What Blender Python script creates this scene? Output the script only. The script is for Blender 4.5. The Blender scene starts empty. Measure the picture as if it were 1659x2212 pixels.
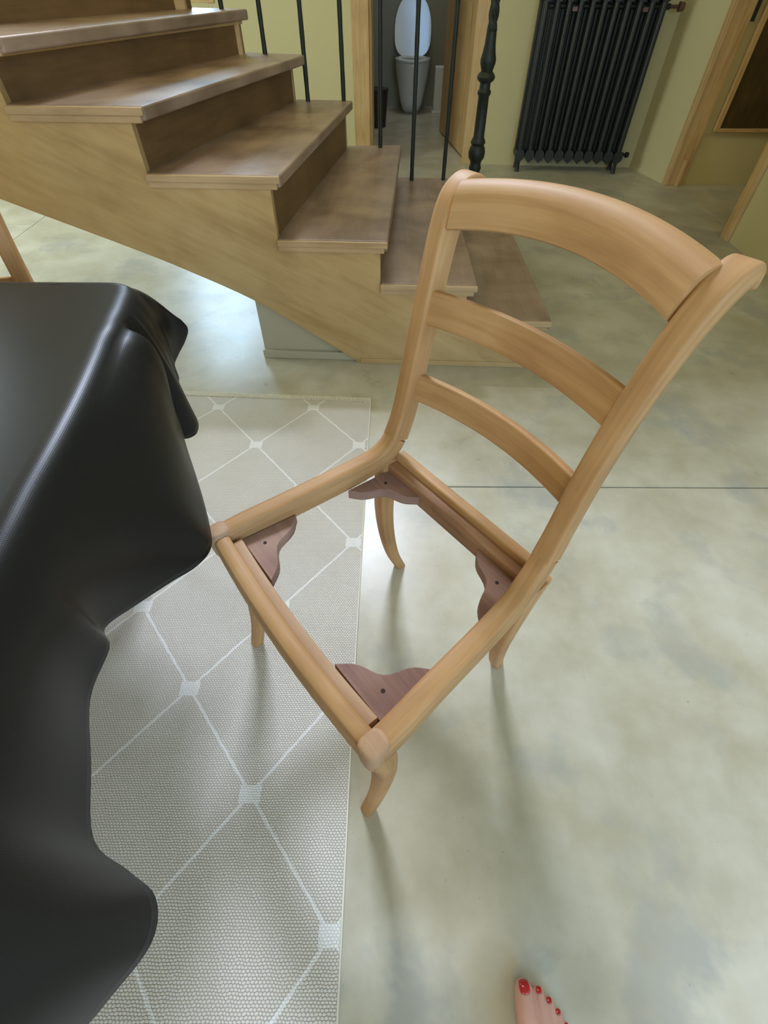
import bpy, bmesh, math, random
from mathutils import Vector, Matrix
import numpy as np

random.seed(7)
SC = bpy.context.scene
COL = SC.collection
PI = math.pi

# ------------------------------------------------------------------ camera
cam_d = bpy.data.cameras.new('camera')
cam = bpy.data.objects.new('camera', cam_d)
COL.objects.link(cam)
F_PX, W_PX, H_PX = 1010.0, 1659.0, 2212.0
cam_d.sensor_fit = 'HORIZONTAL'
cam_d.sensor_width = 36.0
cam_d.lens = F_PX / W_PX * 36.0
cam_d.clip_start = 0.02
cam_d.clip_end = 100
right = Vector((0.999991795, 0.003078237, 0.002633285))
fwd = Vector((0.0, 0.650050623, -0.759890905))
right = (right - fwd * right.dot(fwd)).normalized()
up = right.cross(fwd)
M = Matrix((right, up, -fwd)).transposed().to_4x4()
M.translation = Vector((0, 0, 1.13))
cam.matrix_world = M
SC.camera = cam

# ------------------------------------------------------------------ world, lights, exposure
SC.view_settings.view_transform = 'Standard'
SC.view_settings.look = 'None'
SC.view_settings.gamma = 1.0
SC.view_settings.use_curve_mapping = False
SC.view_settings.exposure = 0.0

world = bpy.data.worlds.new('sky')
SC.world = world
world.use_nodes = True
wn = world.node_tree.nodes
wn['Background'].inputs[0].default_value = (0.80, 0.92, 1.0, 1)
wn['Background'].inputs[1].default_value = 0.7

def area(name, loc, target, sx, sy, power, color):
    ld = bpy.data.lights.new(name, 'AREA')
    ld.shape = 'RECTANGLE'
    ld.size, ld.size_y = sx, sy
    ld.energy = power
    ld.color = color
    o = bpy.data.objects.new(name, ld)
    COL.objects.link(o)
    o.location = loc
    o.rotation_euler = (Vector(target) - Vector(loc)).to_track_quat('-Z', 'Y').to_euler()
    return o

# daylight from outside the window openings, plus added fill lamps as marked
area('daylight_landing_window', (-0.55, 5.55, 5.35), (0.05, 0.45, 0.0), 1.2, 1.2, 610, (0.70, 0.79, 1.0))
area('daylight_stair_window', (-1.75, 5.45, 1.75), (-1.45, 3.0, 0.6), 0.95, 1.4, 70, (0.54, 0.78, 1.0))
area('daylight_left_window', (-3.75, 2.75, 1.35), (-2.2, 2.9, 0.0), 1.3, 1.7, 75, (0.76, 0.92, 1.0))
area('fill_rear_warm', (-1.1, -3.0, 1.7), (-0.4, -0.5, 0.4), 2.6, 1.8, 40, (1.0, 0.88, 0.60))  # added warm fill behind the camera, stands in for bounce off the walls
area('fill_rear_blue', (1.3, -3.0, 1.7), (-0.3, -0.2, 0.0), 1.4, 1.7, 72, (0.28, 0.58, 1.0))  # added blue fill, placed to cool the rug and near floor but spare the crest
area('daylight_right_window', (2.42, -0.9, 1.5), (-0.4, -0.2, 0.0), 1.8, 1.6, 18, (0.50, 0.70, 1.0))
area('fill_side_room', (4.2, 2.2, 2.3), (2.9, 4.4, 0.8), 0.8, 0.8, 7, (1.0, 0.86, 0.45))  # added fill inside the closed side room, lifts its back wall
area('fill_toilet_room', (0.3, 6.6, 2.5), (0.3, 6.7, 0.0), 0.5, 0.5, 7, (0.90, 0.95, 1.0))  # added fill below the closed toilet ceiling, no window is there

# ------------------------------------------------------------------ materials
class NT:
    def __init__(s, name):
        s.m = bpy.data.materials.new(name)
        s.m.use_nodes = True
        s.t = s.m.node_tree
        s.b = s.t.nodes['Principled BSDF']
    def n(s, typ, **kw):
        nd = s.t.nodes.new(typ)
        for k, v in kw.items():
            setattr(nd, k, v)
        return nd
    def l(s, a, b):
        s.t.links.new(a, b)
    def val(s, x, sock):
        if isinstance(x, (int, float)):
            sock.default_value = x
        else:
            s.l(x, sock)
    def math(s, op, a, b=0.0, c=None, clamp=False):
        nd = s.n('ShaderNodeMath', operation=op)
        nd.use_clamp = clamp
        s.val(a, nd.inputs[0]); s.val(b, nd.inputs[1])
        if c is not None:
            s.val(c, nd.inputs[2])
        return nd.outputs[0]
    def coord(s, which='Object', scale=(1, 1, 1), rot=(0, 0, 0), loc=(0, 0, 0)):
        tc = s.n('ShaderNodeTexCoord')
        mp = s.n('ShaderNodeMapping')
        mp.inputs['Scale'].default_value = scale
        mp.inputs['Rotation'].default_value = rot
        mp.inputs['Location'].default_value = loc
        s.l(tc.outputs[which], mp.inputs[0])
        return mp.outputs[0]
    def noise(s, vec, scale, detail=3, rough=0.5, dist=0.0):
        nd = s.n('ShaderNodeTexNoise')
        nd.inputs['Scale'].default_value = scale
        nd.inputs['Detail'].default_value = detail
        nd.inputs['Roughness'].default_value = rough
        nd.inputs['Distortion'].default_value = dist
        s.l(vec, nd.inputs['Vector'])
        return nd.outputs['Fac']
    def ramp(s, fac, stops):
        nd = s.n('ShaderNodeValToRGB')
        cr = nd.color_ramp
        while len(cr.elements) < len(stops):
            cr.elements.new(0.5)
        for e, (p, c) in zip(cr.elements, stops):
            e.position = p
            e.color = (*c, 1)
        s.val(fac, nd.inputs[0])
        return nd.outputs[0]
    def mix(s, fac, a, b, blend='MIX'):
        nd = s.n('ShaderNodeMix', data_type='RGBA', blend_type=blend)
        s.val(fac, nd.inputs[0])
        for x, i in ((a, 6), (b, 7)):
            if isinstance(x, tuple):
                nd.inputs[i].default_value = (*x, 1)
            else:
                s.l(x, nd.inputs[i])
        return nd.outputs[2]
    def bump(s, h, strength, dist):
        nd = s.n('ShaderNodeBump')
        nd.inputs['Strength'].default_value = strength
        nd.inputs['Distance'].default_value = dist
        s.l(h, nd.inputs['Height'])
        s.l(nd.outputs[0], s.b.inputs['Normal'])
    def base(s, c, rough=0.5, metal=0.0, spec=None):
        if isinstance(c, tuple):
            s.b.inputs['Base Color'].default_value = (*c, 1)
        else:
            s.l(c, s.b.inputs['Base Color'])
        s.val(rough, s.b.inputs['Roughness'])
        s.b.inputs['Metallic'].default_value = metal
        if spec is not None:
            s.b.inputs['Specular IOR Level'].default_value = spec
        return s.m

def wood(name, light, mid, dark, rough=0.5, fine=1.0, blotch=0.5, spec=0.4):
    m = NT(name)
    uv = m.coord('UV', (1.6, 22 * fine, 1))
    n1 = m.noise(uv, 2.2, 5, 0.6, 0.6)
    uv2 = m.coord('UV', (2.5, 160 * fine, 1))
    n2 = m.noise(uv2, 1.0, 3, 0.5)
    n3 = m.noise(m.coord('Object'), 4.5, 3, 0.5, 0.4)
    a = m.math('MULTIPLY_ADD', n2, 0.25, m.math('MULTIPLY', n1, 0.75))
    a = m.math('ADD', m.math('MULTIPLY', a, 1 - blotch), m.math('MULTIPLY', n3, blotch))
    c = m.ramp(a, [(0.36, dark), (0.5, mid), (0.64, light)])
    m.bump(a, 0.12, 0.002)
    return m.base(c, rough, 0, spec)

M_CHAIR = wood('bare_beech', (0.57, 0.335, 0.15), (0.46, 0.25, 0.10), (0.33, 0.165, 0.06), 0.55, 1.0, 0.45, 0.3)
M_CHAIR_PATCH = wood('filled_beech', (0.56, 0.36, 0.22), (0.47, 0.285, 0.155), (0.37, 0.205, 0.105), 0.6, 1.0, 0.5, 0.3)
M_LEDGE = wood('old_rebate_wood', (0.42, 0.23, 0.12), (0.31, 0.155, 0.075), (0.20, 0.095, 0.045), 0.6, 1.2, 0.5, 0.3)
M_BLOCK = wood('dark_block_wood', (0.42, 0.26, 0.19), (0.27, 0.15, 0.115), (0.16, 0.08, 0.065), 0.65, 0.8, 0.6, 0.25)
M_STRING = wood('stair_string_oak', (0.62, 0.425, 0.195), (0.54, 0.355, 0.15), (0.43, 0.27, 0.105), 0.42, 0.35, 0.35, 0.5)
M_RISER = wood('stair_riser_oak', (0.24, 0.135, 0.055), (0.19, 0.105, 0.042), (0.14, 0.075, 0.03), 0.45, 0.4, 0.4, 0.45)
M_NOSE = wood('stair_end_nosing', (0.62, 0.43, 0.24), (0.54, 0.36, 0.19), (0.42, 0.27, 0.13), 0.42, 0.5, 0.35, 0.4)
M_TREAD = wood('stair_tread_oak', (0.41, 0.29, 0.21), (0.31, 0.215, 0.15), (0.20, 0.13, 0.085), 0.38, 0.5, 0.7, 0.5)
M_PINE = wood('pine_trim', (0.62, 0.42, 0.19), (0.54, 0.345, 0.145), (0.42, 0.25, 0.095), 0.45, 0.8, 0.3, 0.4)
M_DARKPANEL = wood('dark_panel_wood', (0.10, 0.065, 0.022), (0.07, 0.045, 0.016), (0.04, 0.025, 0.01), 0.4, 0.6, 0.4, 0.4)

def plaster(name, c1, c2, rough=0.75):
    m = NT(name)
    v = m.coord('Object')
    n = m.noise(v, 1.1, 4, 0.5)
    n2 = m.noise(v, 35, 3, 0.6)
    c = m.mix(n, c1, c2)
    m.bump(n2, 0.1, 0.003)
    return m.base(c, rough, 0, 0.25)

M_WALL = plaster('cream_plaster', (0.60, 0.525, 0.28), (0.535, 0.46, 0.24))
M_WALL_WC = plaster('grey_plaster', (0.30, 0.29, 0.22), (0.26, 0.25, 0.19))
M_PLINTH = plaster('grey_green_plaster', (0.54, 0.49, 0.36), (0.47, 0.43, 0.31))
M_CEIL = plaster('ceiling_plaster', (0.74, 0.68, 0.46), (0.68, 0.62, 0.41))

def concrete():
    m = NT('polished_concrete')
    v = m.coord('Object')
    n1 = m.noise(v, 1.1, 4, 0.5, 0.1)
    n2 = m.noise(v, 5.0, 6, 0.62, 0.1)
    n3 = m.noise(v, 3.0, 5, 0.65, 0.2)
    a = m.math('ADD', m.math('MULTIPLY', n1, 0.5), m.math('MULTIPLY', n2, 0.5))
    c = m.ramp(a, [(0.39, (0.41, 0.365, 0.25)), (0.50, (0.50, 0.455, 0.335)), (0.61, (0.58, 0.54, 0.42))])
    spot = m.ramp(n3, [(0.53, (0, 0, 0)), (0.64, (1, 1, 1))])
    sp = m.math('MULTIPLY', spot, m.math('MULTIPLY', n2, 0.95))
    c = m.mix(sp, c, (0.30, 0.305, 0.28))
    dots = m.noise(v, 70, 1, 0.5)
    dk = m.ramp(dots, [(0.76, (0, 0, 0)), (0.80, (1, 1, 1))])
    c = m.mix(m.math('MULTIPLY', dk, 0.3), c, (0.15, 0.14, 0.11))
    r = m.math('MULTIPLY_ADD', n2, 0.22, 0.20)
    m.bump(n2, 0.06, 0.004)
    return m.base(c, r, 0, 0.5)
M_FLOOR = concrete()

def rug_mat():
    m = NT('woven_rug')
    tc = m.n('ShaderNodeTexCoord')
    sep = m.n('ShaderNodeSeparateXYZ')
    m.l(tc.outputs['Object'], sep.inputs[0])
    x, y = sep.outputs[0], sep.outputs[1]
    nz = m.noise(tc.outputs['Object'], 60, 2, 0.5)
    wob = m.math('MULTIPLY_ADD', nz, 0.006, -0.003)
    xx = m.math('ADD', x, wob)
    p = m.math('DIVIDE', m.math('SUBTRACT', xx, -0.277), 0.371)
    q = m.math('DIVIDE', m.math('SUBTRACT', y, 1.060), 0.437)
    a = m.math('ADD', p, q); b = m.math('SUBTRACT', p, q)
    def dist(t):   # distance to the nearest whole number
        return m.math('ABSOLUTE', m.math('SUBTRACT', m.math('FRACT', m.math('ADD', t, 0.5)), 0.5))
    da, db = dist(a), dist(b)
    line = m.math('LESS_THAN', m.math('MINIMUM', da, db), 0.0105)
    def sd(t):
        return m.math('SUBTRACT', m.math('FRACT', m.math('ADD', t, 0.5)), 0.5)
    sa, sb = sd(a), sd(b)
    # woven knots where the lines cross
    knx = m.math('LESS_THAN', m.math('ABSOLUTE', m.math('ADD', sa, sb)), 0.045 / 0.371)
    kny = m.math('LESS_THAN', m.math('ABSOLUTE', m.math('SUBTRACT', sa, sb)), 0.033 / 0.437)
    pat = m.math('MAXIMUM', line, m.math('MULTIPLY', knx, kny))
    # weave: staggered little loops
    rows = m.math('ADD', m.math('MULTIPLY', y, 1 / 0.0046), m.math('MULTIPLY', nz, 0.9))
    ri = m.math('FLOOR', rows)
    xo = m.math('ADD', m.math('MULTIPLY', xx, 1 / 0.0066), m.math('MULTIPLY', ri, 0.5))
    cx_ = m.math('ABSOLUTE', m.math('SUBTRACT', m.math('FRACT', xo), 0.5))
    cy_ = m.math('ABSOLUTE', m.math('SUBTRACT', m.math('FRACT', rows), 0.5))
    d = m.math('SQRT', m.math('ADD', m.math('MULTIPLY', cx_, cx_), m.math('MULTIPLY', cy_, cy_)))
    hole = m.math('MULTIPLY', m.math('SUBTRACT', d, 0.33), 4.0, clamp=True)
    rnd = m.noise(m.coord('Object', (1, 1, 1)), 420, 1, 0.5)
    big = m.noise(tc.outputs['Object'], 9, 4, 0.6)
    base = m.mix(m.math('MULTIPLY_ADD', big, 0.7, m.math('MULTIPLY', rnd, 0.35)), (0.63, 0.565, 0.455), (0.80, 0.745, 0.65))
    base = m.mix(m.math('MULTIPLY', hole, 0.85), base, (0.26, 0.225, 0.165))
    lat = m.mix(m.math('MULTIPLY', hole, 0.5), (0.92, 0.91, 0.87), (0.72, 0.69, 0.62))
    c = m.mix(m.math('MULTIPLY', pat, 0.66), base, lat)
    h = m.math('SUBTRACT', m.math('MULTIPLY', pat, 0.3), hole)
    m.bump(m.math('ADD', h, m.math('MULTIPLY', rnd, 0.8)), 0.75, 0.0012)
    return m.base(c, 0.45, 0, 0.8)
M_RUG = rug_mat()
M_HEM = NT('rug_binding').base((0.76, 0.70, 0.56), 0.7)

def oilcloth():
    m = NT('dark_oilcloth')
    v = m.coord('Object')
    tc = m.n('ShaderNodeTexCoord')
    sep = m.n('ShaderNodeSeparateXYZ')
    m.l(tc.outputs['UV'], sep.inputs[0])
    w1 = m.math('SINE', m.math('MULTIPLY', sep.outputs[0], 2 * PI / 0.0022))
    w2 = m.math('SINE', m.math('MULTIPLY', sep.outputs[1], 2 * PI / 0.0022))
    n = m.noise(v, 5, 2)
    m.bump(m.math('ADD', w1, w2), 0.05, 0.0004)
    c = m.mix(n, (0.011, 0.0112, 0.010), (0.015, 0.0152, 0.0135))
    return m.base(c, 0.36, 0, 0.24)
M_CLOTH = oilcloth()
M_BACK = NT('brown_cloth_backing').base((0.075, 0.052, 0.042), 0.8)

def iron(name, c, rough=0.5):
    m = NT(name)
    n = m.noise(m.coord('Object'), 60, 3, 0.6)
    m.bump(n, 0.35, 0.003)
    return m.base(m.mix(n, c, tuple(k * 1.7 for k in c)), rough, 0.3, 0.4)
M_IRON = iron('wrought_iron', (0.018, 0.022, 0.017))
M_CAST = iron('cast_iron', (0.020, 0.021, 0.017), 0.42)
M_BRASS = iron('aged_brass', (0.10, 0.055, 0.045), 0.35)
M_CERAMIC = NT('white_ceramic').base((0.74, 0.75, 0.72), 0.12, 0, 0.6)
M_WHITE = NT('white_paint').base((0.72, 0.74, 0.72), 0.4)
M_DARK = NT('dark_plastic').base((0.035, 0.022, 0.018), 0.5)
M_HOLE = NT('screw_hole_dark').base((0.03, 0.015, 0.012), 0.8)
M_JOINT = NT('joint_filler').base((0.34, 0.32, 0.25), 0.8)
M_TABLE = wood('table_wood', (0.30, 0.19, 0.10), (0.24, 0.15, 0.08), (0.18, 0.11, 0.06))

def skin():
    m = NT('skin')
    n = m.noise(m.coord('Object'), 30, 4, 0.6)
    c = m.mix(n, (0.52, 0.27, 0.19), (0.62, 0.36, 0.27))
    m.bump(n, 0.1, 0.001)
    m.b.inputs['Subsurface Weight'].default_value = 0.12
    m.b.inputs['Subsurface Radius'].default_value = (0.01, 0.004, 0.002)
    m.b.inputs['Subsurface Scale'].default_value = 0.5
    return m.base(c, 0.5, 0, 0.35)
M_SKIN = skin()
M_NAIL = NT('red_nail_polish').base((0.46, 0.015, 0.018), 0.14, 0, 0.6)

def glass_mat():
    m = NT('window_glass')
    tr = m.n('ShaderNodeBsdfTransparent')
    gl = m.n('ShaderNodeBsdfGlossy')
    gl.inputs['Roughness'].default_value = 0.02
    fr = m.n('ShaderNodeFresnel')
    mx = m.n('ShaderNodeMixShader')
    m.l(fr.outputs[0], mx.inputs[0]); m.l(tr.outputs[0], mx.inputs[1]); m.l(gl.outputs[0], mx.inputs[2])
    out = m.t.nodes['Material Output']
    m.l(mx.outputs[0], out.inputs[0])
    return m.m
M_GLASS = glass_mat()

# ------------------------------------------------------------------ mesh builders
class MB:
    """collects verts / faces with per-corner UVs in metres (U runs along the grain)"""
    def __init__(s):
        s.v, s.f, s.uv = [], [], []
    def face(s, idx, uvs):
        s.f.append(idx); s.uv.extend(uvs)
    def box(s, lo, hi, T=None, grain=None):
        lo, hi = Vector(lo), Vector(hi)
        d = hi - lo
        if grain is None:
            grain = max(range(3), key=lambda k: d[k])
        b = len(s.v)
        ps = [Vector((x, y, z)) for z in (lo.z, hi.z) for y in (lo.y, hi.y) for x in (lo.x, hi.x)]
        for p in ps:
            s.v.append(T @ p if T else p)
        off = random.random() * 5
        for q in ((0, 2, 3, 1), (4, 5, 7, 6), (0, 1, 5, 4), (2, 6, 7, 3), (0, 4, 6, 2), (1, 3, 7, 5)):
            pts = [ps[i] for i in q]
            var = [k for k in range(3) if max(p[k] for p in pts) - min(p[k] for p in pts) > 1e-9]
            if grain in var:
                o = [k for k in var if k != grain]
                oo = o[0] if o else grain
                uvs = [(p[grain] + off, p[oo] + off) for p in pts]
            else:
                uvs = [(p[var[0]] * 0.3 + off, p[var[-1]] + off) for p in pts]
            s.face([b + i for i in q], uvs)
        return s
    def sweep(s, path, secs, frames=None, caps=True, closed_sec=True):
        """path: points; secs: list of 2D sections (same count) ; frames: list of (A,B) axes per point"""
        n = len(secs[0]); b = len(s.v)
        path = [Vector(p) for p in path]
        L = [0.0]
        for i in range(1, len(path)):
            L.append(L[-1] + (path[i] - path[i - 1]).length)
        off = random.random() * 5
        P = [0.0]
        for j in range(n):
            k = (j + 1) % n
            P.append(P[-1] + math.hypot(secs[0][k][0] - secs[0][j][0], secs[0][k][1] - secs[0][j][1]))
        for i, p in enumerate(path):
            A, B = frames[i]
            for (u, w) in secs[i]:
                s.v.append(p + A * u + B * w)
        m = n if closed_sec else n - 1
        for i in range(len(path) - 1):
            for j in range(m):
                k = (j + 1) % n
                s.face([b + i * n + j, b + i * n + k, b + (i + 1) * n + k, b + (i + 1) * n + j],
                       [(L[i] + off, P[j]), (L[i] + off, P[j + 1]), (L[i + 1] + off, P[j + 1]), (L[i + 1] + off, P[j])])
        if caps and closed_sec:
            s.face([b + j for j in range(n)][::-1], [(c[0] * .3 + off, c[1]) for c in secs[0]][::-1])
            e = b + (len(path) - 1) * n
            s.face([e + j for j in range(n)], [(c[0] * .3 + off, c[1]) for c in secs[-1]])
        return s
    def tube(s, pts, rad, n=12, caps=True):
        pts = [Vector(p) for p in pts]
        if isinstance(rad, (int, float)):
            rad = [rad] * len(pts)
        fr = []
        prev = None
        for i in range(len(pts)):
            t = (pts[min(i + 1, len(pts) - 1)] - pts[max(i - 1, 0)]).normalized()
            if prev is None:
                a = Vector((0, 0, 1)) if abs(t.z) < 0.9 else Vector((1, 0, 0))
                A = (a - t * a.dot(t)).normalized()
            else:
                A = (prev - t * prev.dot(t)).normalized()
            prev = A
            fr.append((A, t.cross(A)))
        secs = [[(r * math.cos(2 * PI * k / n), r * math.sin(2 * PI * k / n)) for k in range(n)] for r in rad]
        return s.sweep(pts, secs, fr, caps)
    def prism(s, poly, z0, z1, T=None, axis=0):
        """poly in local XY, extruded z0..z1, T maps local to world"""
        n = len(poly); b = len(s.v); off = random.random() * 5
        for z in (z0, z1):
            for (x, y) in poly:
                p = Vector((x, y, z))
                s.v.append(T @ p if T else p)
        uv = lambda p: (p[axis] + off, p[1 - axis] + off)
        s.face([b + k for k in range(n)][::-1], [uv(p) for p in poly][::-1])
        s.face([b + n + k for k in range(n)], [uv(p) for p in poly])
        L = 0
        for k in range(n):
            j = (k + 1) % n
            d = math.hypot(poly[j][0] - poly[k][0], poly[j][1] - poly[k][1])
            s.face([b + k, b + j, b + n + j, b + n + k], [(L + off, z0), (L + d + off, z0), (L + d + off, z1), (L + off, z1)])
            L += d
        return s
    def build(s, name, mat, parent=None, smooth=40, bevel=0.0, seg=2, mods=None):
        me = bpy.data.meshes.new(name)
        me.from_pydata([tuple(v) for v in s.v], [], s.f)
        ul = me.uv_layers.new(name='UVMap')
        ul.data.foreach_set('uv', [c for uv in s.uv for c in uv])
        me.materials.append(mat)
        bm = bmesh.new(); bm.from_mesh(me)
        bmesh.ops.recalc_face_normals(bm, faces=bm.faces)
        bm.to_mesh(me); bm.free()
        if smooth:
            me.shade_smooth()
            me.set_sharp_from_angle(angle=math.radians(smooth))
        me.update()
        o = bpy.data.objects.new(name, me)
        COL.objects.link(o)
        if parent:
            o.parent = parent
        if bevel:
            bv = o.modifiers.new('bevel', 'BEVEL')
            bv.width = bevel; bv.segments = seg; bv.limit_method = 'ANGLE'; bv.angle_limit = math.radians(35)
            bv.harden_normals = True
        return o

def tag(o, label=None, cat=None, group=None, kind=None):
    if label: o['label'] = label
    if cat: o['category'] = cat
    if group: o['group'] = group
    if kind: o['kind'] = kind
    return o

def thing(name, label, cat, loc=(0, 0, 0), rz=0.0, group=None, kind=None):
    o = bpy.data.objects.new(name, None)
    o.empty_display_size = 0.1
    COL.objects.link(o)
    o.location = loc; o.rotation_euler = (0, 0, rz)
    return tag(o, label, cat, group, kind)

def rrect(w, h, r, n=4):
    """rounded rectangle section, centred"""
    pts = []
    r = min(r, w / 2 - 1e-4, h / 2 - 1e-4)
    for cx, cy, a0 in ((w / 2 - r, h / 2 - r, 0), (-w / 2 + r, h / 2 - r, 90), (-w / 2 + r, -h / 2 + r, 180), (w / 2 - r, -h / 2 + r, 270)):
        for k in range(n + 1):
            a = math.radians(a0 + 90 * k / n)
            pts.append((cx + r * math.cos(a), cy + r * math.sin(a)))
    return pts

def spline(pts, n):
    """Catmull-Rom resample of a list of tuples"""
    P = [np.array(p, float) for p in pts]
    P = [2 * P[0] - P[1]] + P + [2 * P[-1] - P[-2]]
    out = []
    for i in range(1, len(P) - 2):
        for k in range(n):
            t = k / n
            a, b, c, d = P[i - 1], P[i], P[i + 1], P[i + 2]
            out.append(0.5 * ((2 * b) + (-a + c) * t + (2 * a - 5 * b + 4 * c - d) * t * t + (-a + 3 * b - 3 * c + d) * t ** 3))
    out.append(P[-2])
    return out

# ------------------------------------------------------------------ the setting
def struct(o):
    o['kind'] = 'structure'
    return o

# floor: bed with poured concrete slabs, joints recessed
fb = MB(); fb.box((-6.1, -3.0, -0.12), (6.2, 8.9, -0.005))
floor = struct(fb.build('floor', M_JOINT, smooth=0))
def slab(x0, y0, x1, y1):
    b = MB(); b.box((x0, y0, -0.02), (x1, y1, 0.0))
    return b.build('slab', M_FLOOR, floor, smooth=30, bevel=0.003, seg=2)
J = 0.0022
slab(-2.345 + J, -3.0, 6.2, 1.080 - J)
slab(-2.345 + J, 1.080 + J, 2.29 - J, 8.9)
slab(-6.1, -3.0, -2.345 - J, 3.45 - J)
slab(-6.1, 3.45 + J, -2.345 - J, 8.9)
slab(2.29 + J, 1.080 + J, 6.2, 8.9)

CEIL_Z = 2.62
TOP_Z = 6.4
# back wall runs through (0.882,4.978) and (2.11,4.895): local s along wall, d behind face
WX, WY = 0.882, 4.978
wdir = Vector((0.99771, -0.06762, 0)); wback = Vector((0.06762, 0.99771, 0))
TW = Matrix((( wdir.x, wback.x, 0, WX), (wdir.y, wback.y, 0, WY), (0, 0, 1, 0), (0, 0, 0, 1)))
def S(x):                       # wall coordinate of a point with world x on the face
    return (x - WX) / wdir.x
wb = MB()
TH = 0.16
win0, win1, winz0, winz1 = S(-2.25), S(-1.275), 0.945, 2.45
dr0, dr1, drz = S(-0.131), S(0.70), 2.05
wb.box((S(-3.5), 0, 0), (win0, TH, CEIL_Z), TW)
wb.box((win0, 0, 0), (win1, TH, winz0), TW)
wb.box((win0, 0, winz1), (win1, TH, CEIL_Z), TW)
wb.box((win1, 0, 0), (dr0, TH, CEIL_Z), TW)
wb.box((dr0, 0, drz), (dr1, TH, CEIL_Z), TW)
wb.box((dr1, 0, 0), (S(2.12), TH, CEIL_Z), TW)
# upper storey of the stairwell with the landing window
wb.box((S(-3.5), 0, CEIL_Z), (S(-1.25), TH, TOP_Z), TW)
wb.box((S(0.15), 0, CEIL_Z), (S(2.12), TH, TOP_Z), TW)
wb.box((S(-1.25), 0, CEIL_Z), (S(0.15), TH, 4.45), TW)
wb.box((S(-1.25), 0, 5.95), (S(0.15), TH, TOP_Z), TW)
struct(wb.build('wall_back', M_WALL, smooth=0))
uw = MB()
uw.box((-2.55, 1.55, CEIL_Z + 0.1), (-2.45, 5.1, TOP_Z)); uw.box((0.85, 1.55, CEIL_Z + 0.1), (0.95, 5.0, TOP_Z)); uw.box((-2.55, 1.45, CEIL_Z + 0.1), (0.95, 1.55, TOP_Z))
struct(uw.build('wall_stairwell', M_WALL, smooth=0))
uw = MB(); uw.box((-2.6, 1.45, TOP_Z), (1.0, 5.3, TOP_Z + 0.1)); struct(uw.build('ceiling_stairwell', M_CEIL, smooth=0))

# right wall: bit between the corner and the far doorway, then the long wall near the camera
wr = MB()
wr.prism([(2.105, 4.90), (2.215, 4.42), (2.30, 4.42), (2.30, 5.05), (2.10, 5.05)], 0, CEIL_Z)
wr.prism([(2.175, 3.283), (2.13, 1.9), (2.12, 0.1), (2.30, 0.1), (2.30, 3.283)], 0, CEIL_Z)
wr.prism([(2.12, 0.1), (2.11, -1.9), (2.30, -1.9), (2.30, 0.1)], 0, 0.6)
wr.prism([(2.12, 0.1), (2.11, -1.9), (2.30, -1.9), (2.30, 0.1)], 2.3, CEIL_Z)
wr.prism([(2.11, -1.9), (2.10, -2.7), (2.30, -2.7), (2.30, -1.9)], 0, CEIL_Z)
wr.prism([(2.175, 3.283), (2.30, 3.283), (2.30, 4.545), (2.17, 4.545)], 2.05, CEIL_Z)
struct(wr.build('wall_right', M_WALL, smooth=0))

# left wall with its window opening
wl = MB()
wl.box((-3.62, -2.7, 0), (-3.5, 2.05, CEIL_Z))
wl.box((-3.62, 4.15, 0), (-3.5, 5.5, CEIL_Z))
wl.box((-3.62, 2.05, 2.4), (-3.5, 4.15, CEIL_Z))
wl.box((-3.62, 2.05, 0), (-3.5, 4.15, 0.35))
struct(wl.build('wall_left', M_WALL, smooth=0))
# wall behind the camera with openings for the two added fill lamps
wf = MB()
wf.box((-3.62, -2.82, 0), (-2.5, -2.7, CEIL_Z))
wf.box((0.3, -2.82, 0), (0.55, -2.7, CEIL_Z)); wf.box((2.05, -2.82, 0), (2.30, -2.7, CEIL_Z))
wf.box((0.55, -2.82, 0), (2.05, -2.7, 0.7)); wf.box((0.55, -2.82, 2.55), (2.05, -2.7, CEIL_Z))
wf.box((-2.5, -2.82, 2.6), (0.3, -2.7, CEIL_Z))
wf.box((-2.5, -2.82, 0), (0.3, -2.7, 0.7))
struct(wf.build('wall_front', M_WALL, smooth=0))
cb = MB()      # ceiling with the stairwell opening
cb.box((-3.7, -2.9, CEIL_Z), (2.5, 1.55, CEIL_Z + 0.1)); cb.box((-3.7, 3.35, CEIL_Z), (2.5, 5.3, CEIL_Z + 0.1))
cb.box((-3.7, 1.55, CEIL_Z), (-2.45, 3.35, CEIL_Z + 0.1)); cb.box((0.85, 1.55, CEIL_Z), (2.5, 3.35, CEIL_Z + 0.1))
struct(cb.build('ceiling', M_CEIL, smooth=0))
# toilet room shell
wc = MB()
wc.box((-0.30, 7.55, 0), (1.10, 7.67, 2.6))
struct(wc.build('wall_toilet_back', M_WALL_WC, smooth=0))
wc = MB(); wc.box((-0.37, 5.20, 0), (-0.25, 7.67, 2.6)); struct(wc.build('wall_toilet_left', M_WALL_WC, smooth=0))
wc = MB(); wc.box((1.00, 5.15, 0), (1.12, 7.67, 2.6)); struct(wc.build('wall_toilet_right', M_WALL_WC, smooth=0))
wc = MB(); wc.box((-0.37, 5.22, 2.6), (1.12, 7.67, 2.7)); struct(wc.build('ceiling_toilet', M_CEIL, smooth=0))
# side room beyond the right doorway
wc = MB(); wc.box((2.30, 4.43, 0), (5.0, 4.55, 2.7)); struct(wc.build('wall_side_room_back', M_WALL, smooth=0))
wc = MB(); wc.box((4.9, 1.8, 0), (5.0, 4.43, 2.7)); struct(wc.build('wall_side_room_right', M_WALL, smooth=0))
wc = MB(); wc.box((2.30, 1.7, 0), (5.0, 1.8, 2.7)); struct(wc.build('wall_side_room_front', M_WALL, smooth=0))
wc = MB(); wc.box((2.30, 1.8, 2.7), (5.0, 4.55, 2.8)); struct(wc.build('ceiling_side_room', M_CEIL, smooth=0))

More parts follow.
